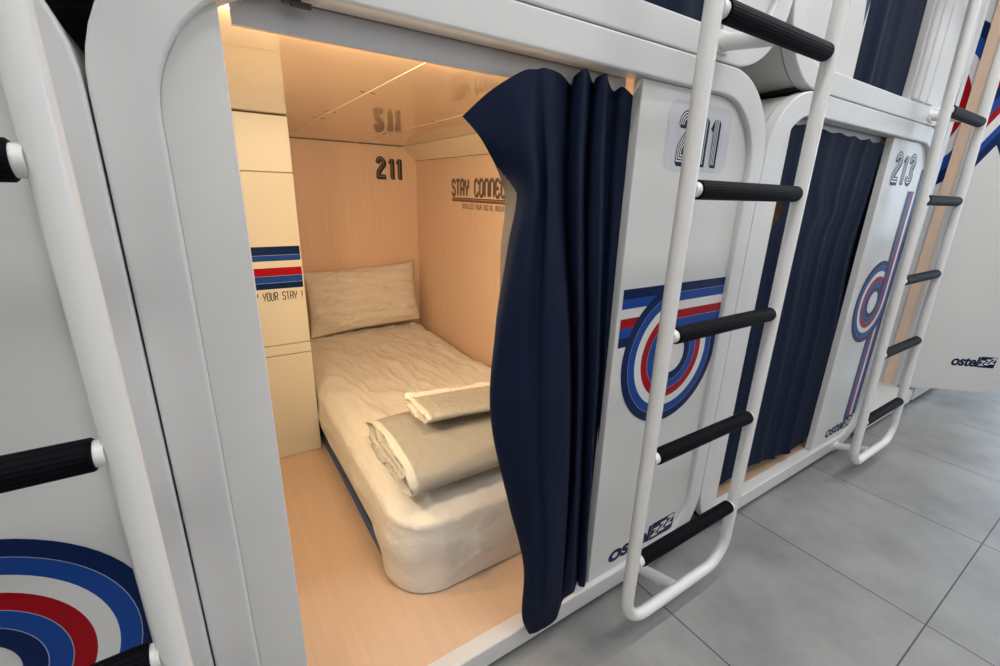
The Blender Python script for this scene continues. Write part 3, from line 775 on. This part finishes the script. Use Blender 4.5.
art = Art(lambda u, v, l: on_door(u, .272+(v-.272)*1.42, l+.0006)); logo(art, .135, .272, .74); art.done('logo_decal', door)
# ------------------------------------------------------------------ the corridor
RX0, RX1, RY0, RH = -3.2, 8.5, -2.1, 2.95
def st(name, dims, m):
    o = bobj(name, dims, m); o['kind'] = 'structure'; return o
st('floor', (RX0-.1, RX1+.1, RY0-.1, 2.1, -.05, 0), M['floor'])
st('ceiling', (RX0-.1, RX1+.1, RY0-.1, 2.1, RH, RH+.05), M['plaster'])
st('wall_front', (RX0, RX1, RY0-.1, RY0, 0, RH), M['plaster'])
st('wall_left', (RX0-.1, RX0, RY0, 2.1, 0, RH), M['plaster'])
st('wall_back', (RX0, RX1, 2.0, 2.1, 0, RH), M['dark'])  # coloured black so the voids between the pods stay dark
st('wall_side', (3.46, RX1, .03, .12, .11, RH), M['plaster'])
st('trim_1', (3.445, RX1, .002, .12, .030, .105), M['white'])
st('gap_shade_side', (3.445, RX1, .035, .12, .0005, .030), M['dark'])  # black strip stands in for the contact shadow under the trim
bm = bmesh.new()
box(bm, RX1, RX1+.1, RY0, 2.0, 0, .5); box(bm, RX1, RX1+.1, RY0, 2.0, 2.6, RH); box(bm, RX1, RX1+.1, RY0, -1.9, .5, 2.6); box(bm, RX1, RX1+.1, -.2, 2.0, .5, 2.6)
o = link('wall_right', bm, M['plaster']); o['kind'] = 'structure'
w = bobj('window_1', (RX1+.04, RX1+.05, -1.9, -.2, .5, 2.6), M['glass']); w['kind'] = 'structure'
# lamps
def ceiling_lamp(x, y, w, d, power, label, group):
    t = thing('ceiling_light', label, 'ceiling light', (x, y, RH), group)
    bm = bmesh.new()
    for a in ((-w/2-.02, -w/2, -d/2-.02, d/2+.02), (w/2, w/2+.02, -d/2-.02, d/2+.02), (-w/2, w/2, -d/2-.02, -d/2), (-w/2, w/2, d/2, d/2+.02)):
        box(bm, a[0], a[1], a[2], a[3], -.03, 0)
    link('housing', bm, M['white'], t)
    bobj('diffuser', (-w/2, w/2, -d/2, d/2, -.012, 0), M['diffuser'], t)
    ld = bpy.data.lights.new('lamp', 'AREA'); ld.shape = 'RECTANGLE'; ld.size = w; ld.size_y = d; ld.energy = power; ld.color = (1, .99, .985)
    lo = bpy.data.objects.new('lamp', ld); COL.objects.link(lo); lo.parent = t; lo.location = (0, 0, -.034)
for i, x in enumerate((-1.3, .55, 2.4, 4.4)):
    ceiling_lamp(x, -.47, 1.1, .09, 10.6, 'narrow linear ceiling light close above the pods', 'linear lights along the pods')
for i, x in enumerate((-1.2, 1.4, 4.0)):
    ceiling_lamp(x, -1.35, .9, .6, 9.0, 'square ceiling light over the corridor', 'panel lights over the corridor')
def wall_lamp(k, power, label, x=-.043, y=.42, z=.92):
    t = thing('unseen_pod_lamp', label, 'lamp', (x+PITCH_X*k, y, z), 'reading lamps inside the pods')
    bobj('housing', (-.001, .018, -.11, .11, -.05, .05), M['white'], t, bev=.004)
    bobj('lamp_diffuser', (.018, .021, -.095, .095, -.038, .038), M['warm_diffuser'], t)
    ld = bpy.data.lights.new('lamp', 'AREA'); ld.shape = 'RECTANGLE'; ld.size = .19; ld.size_y = .076; ld.energy = power; ld.color = (1, .77, .47)
    lo = bpy.data.objects.new('lamp', ld); COL.objects.link(lo); lo.parent = t; lo.location = (.026, 0, 0); lo.rotation_euler = (0, -PI/2, 0)
def led_strip(x0, x1, power):
    t = thing('strip_light', 'warm strip light tucked behind the curtain rail of pod 211', 'lamp', ((x0+x1)/2, .075, 1.378))
    w = x1-x0
    bobj('housing', (-w/2, w/2, -.010, .010, 0, .0085), M['rail'], t)
    bobj('lamp_diffuser', (-w/2+.005, w/2-.005, -.008, .008, -.004, 0), M['warm_diffuser'], t)
    ld = bpy.data.lights.new('lamp', 'AREA'); ld.shape = 'RECTANGLE'; ld.size = w-.01; ld.size_y = .016; ld.energy = power; ld.color = (1, .79, .52)
    lo = bpy.data.objects.new('lamp', ld); COL.objects.link(lo); lo.parent = t; lo.location = (0, .004, -.008); lo.rotation_euler = (math.radians(66), 0, 0)
led_strip(.05, .62, 7.6)
wall_lamp(0, 3.6, 'unseen warm lamp added on the side wall of pod 211')  # unseen fill, added to brighten the bed and the opposite side wall
wall_lamp(1, .30, 'warm reading lamp on the side wall of pod 213')
ld = bpy.data.lights.new('window_daylight', 'AREA'); ld.shape = 'RECTANGLE'; ld.size = 1.6; ld.size_y = 2.0; ld.energy = 26; ld.color = (.66, .82, 1)
lo = bpy.data.objects.new('window_daylight', ld); COL.objects.link(lo); lo.location = (RX1-.05, -1.05, 1.55); lo.rotation_euler = (0, PI/2, 0)
wd = bpy.data.worlds.new('world'); sc.world = wd; wd.use_nodes = True
wd.node_tree.nodes['Background'].inputs[0].default_value = (.8, .85, .9, 1); wd.node_tree.nodes['Background'].inputs[1].default_value = .2
# ------------------------------------------------------------------ view
sc.view_settings.view_transform = 'Standard'; sc.view_settings.look = 'None'; sc.view_settings.gamma = 1; sc.view_settings.use_curve_mapping = False
sc.view_settings.exposure = 0.0
sc.cycles.max_bounces = 8; sc.cycles.diffuse_bounces = 5; sc.cycles.use_denoising = True
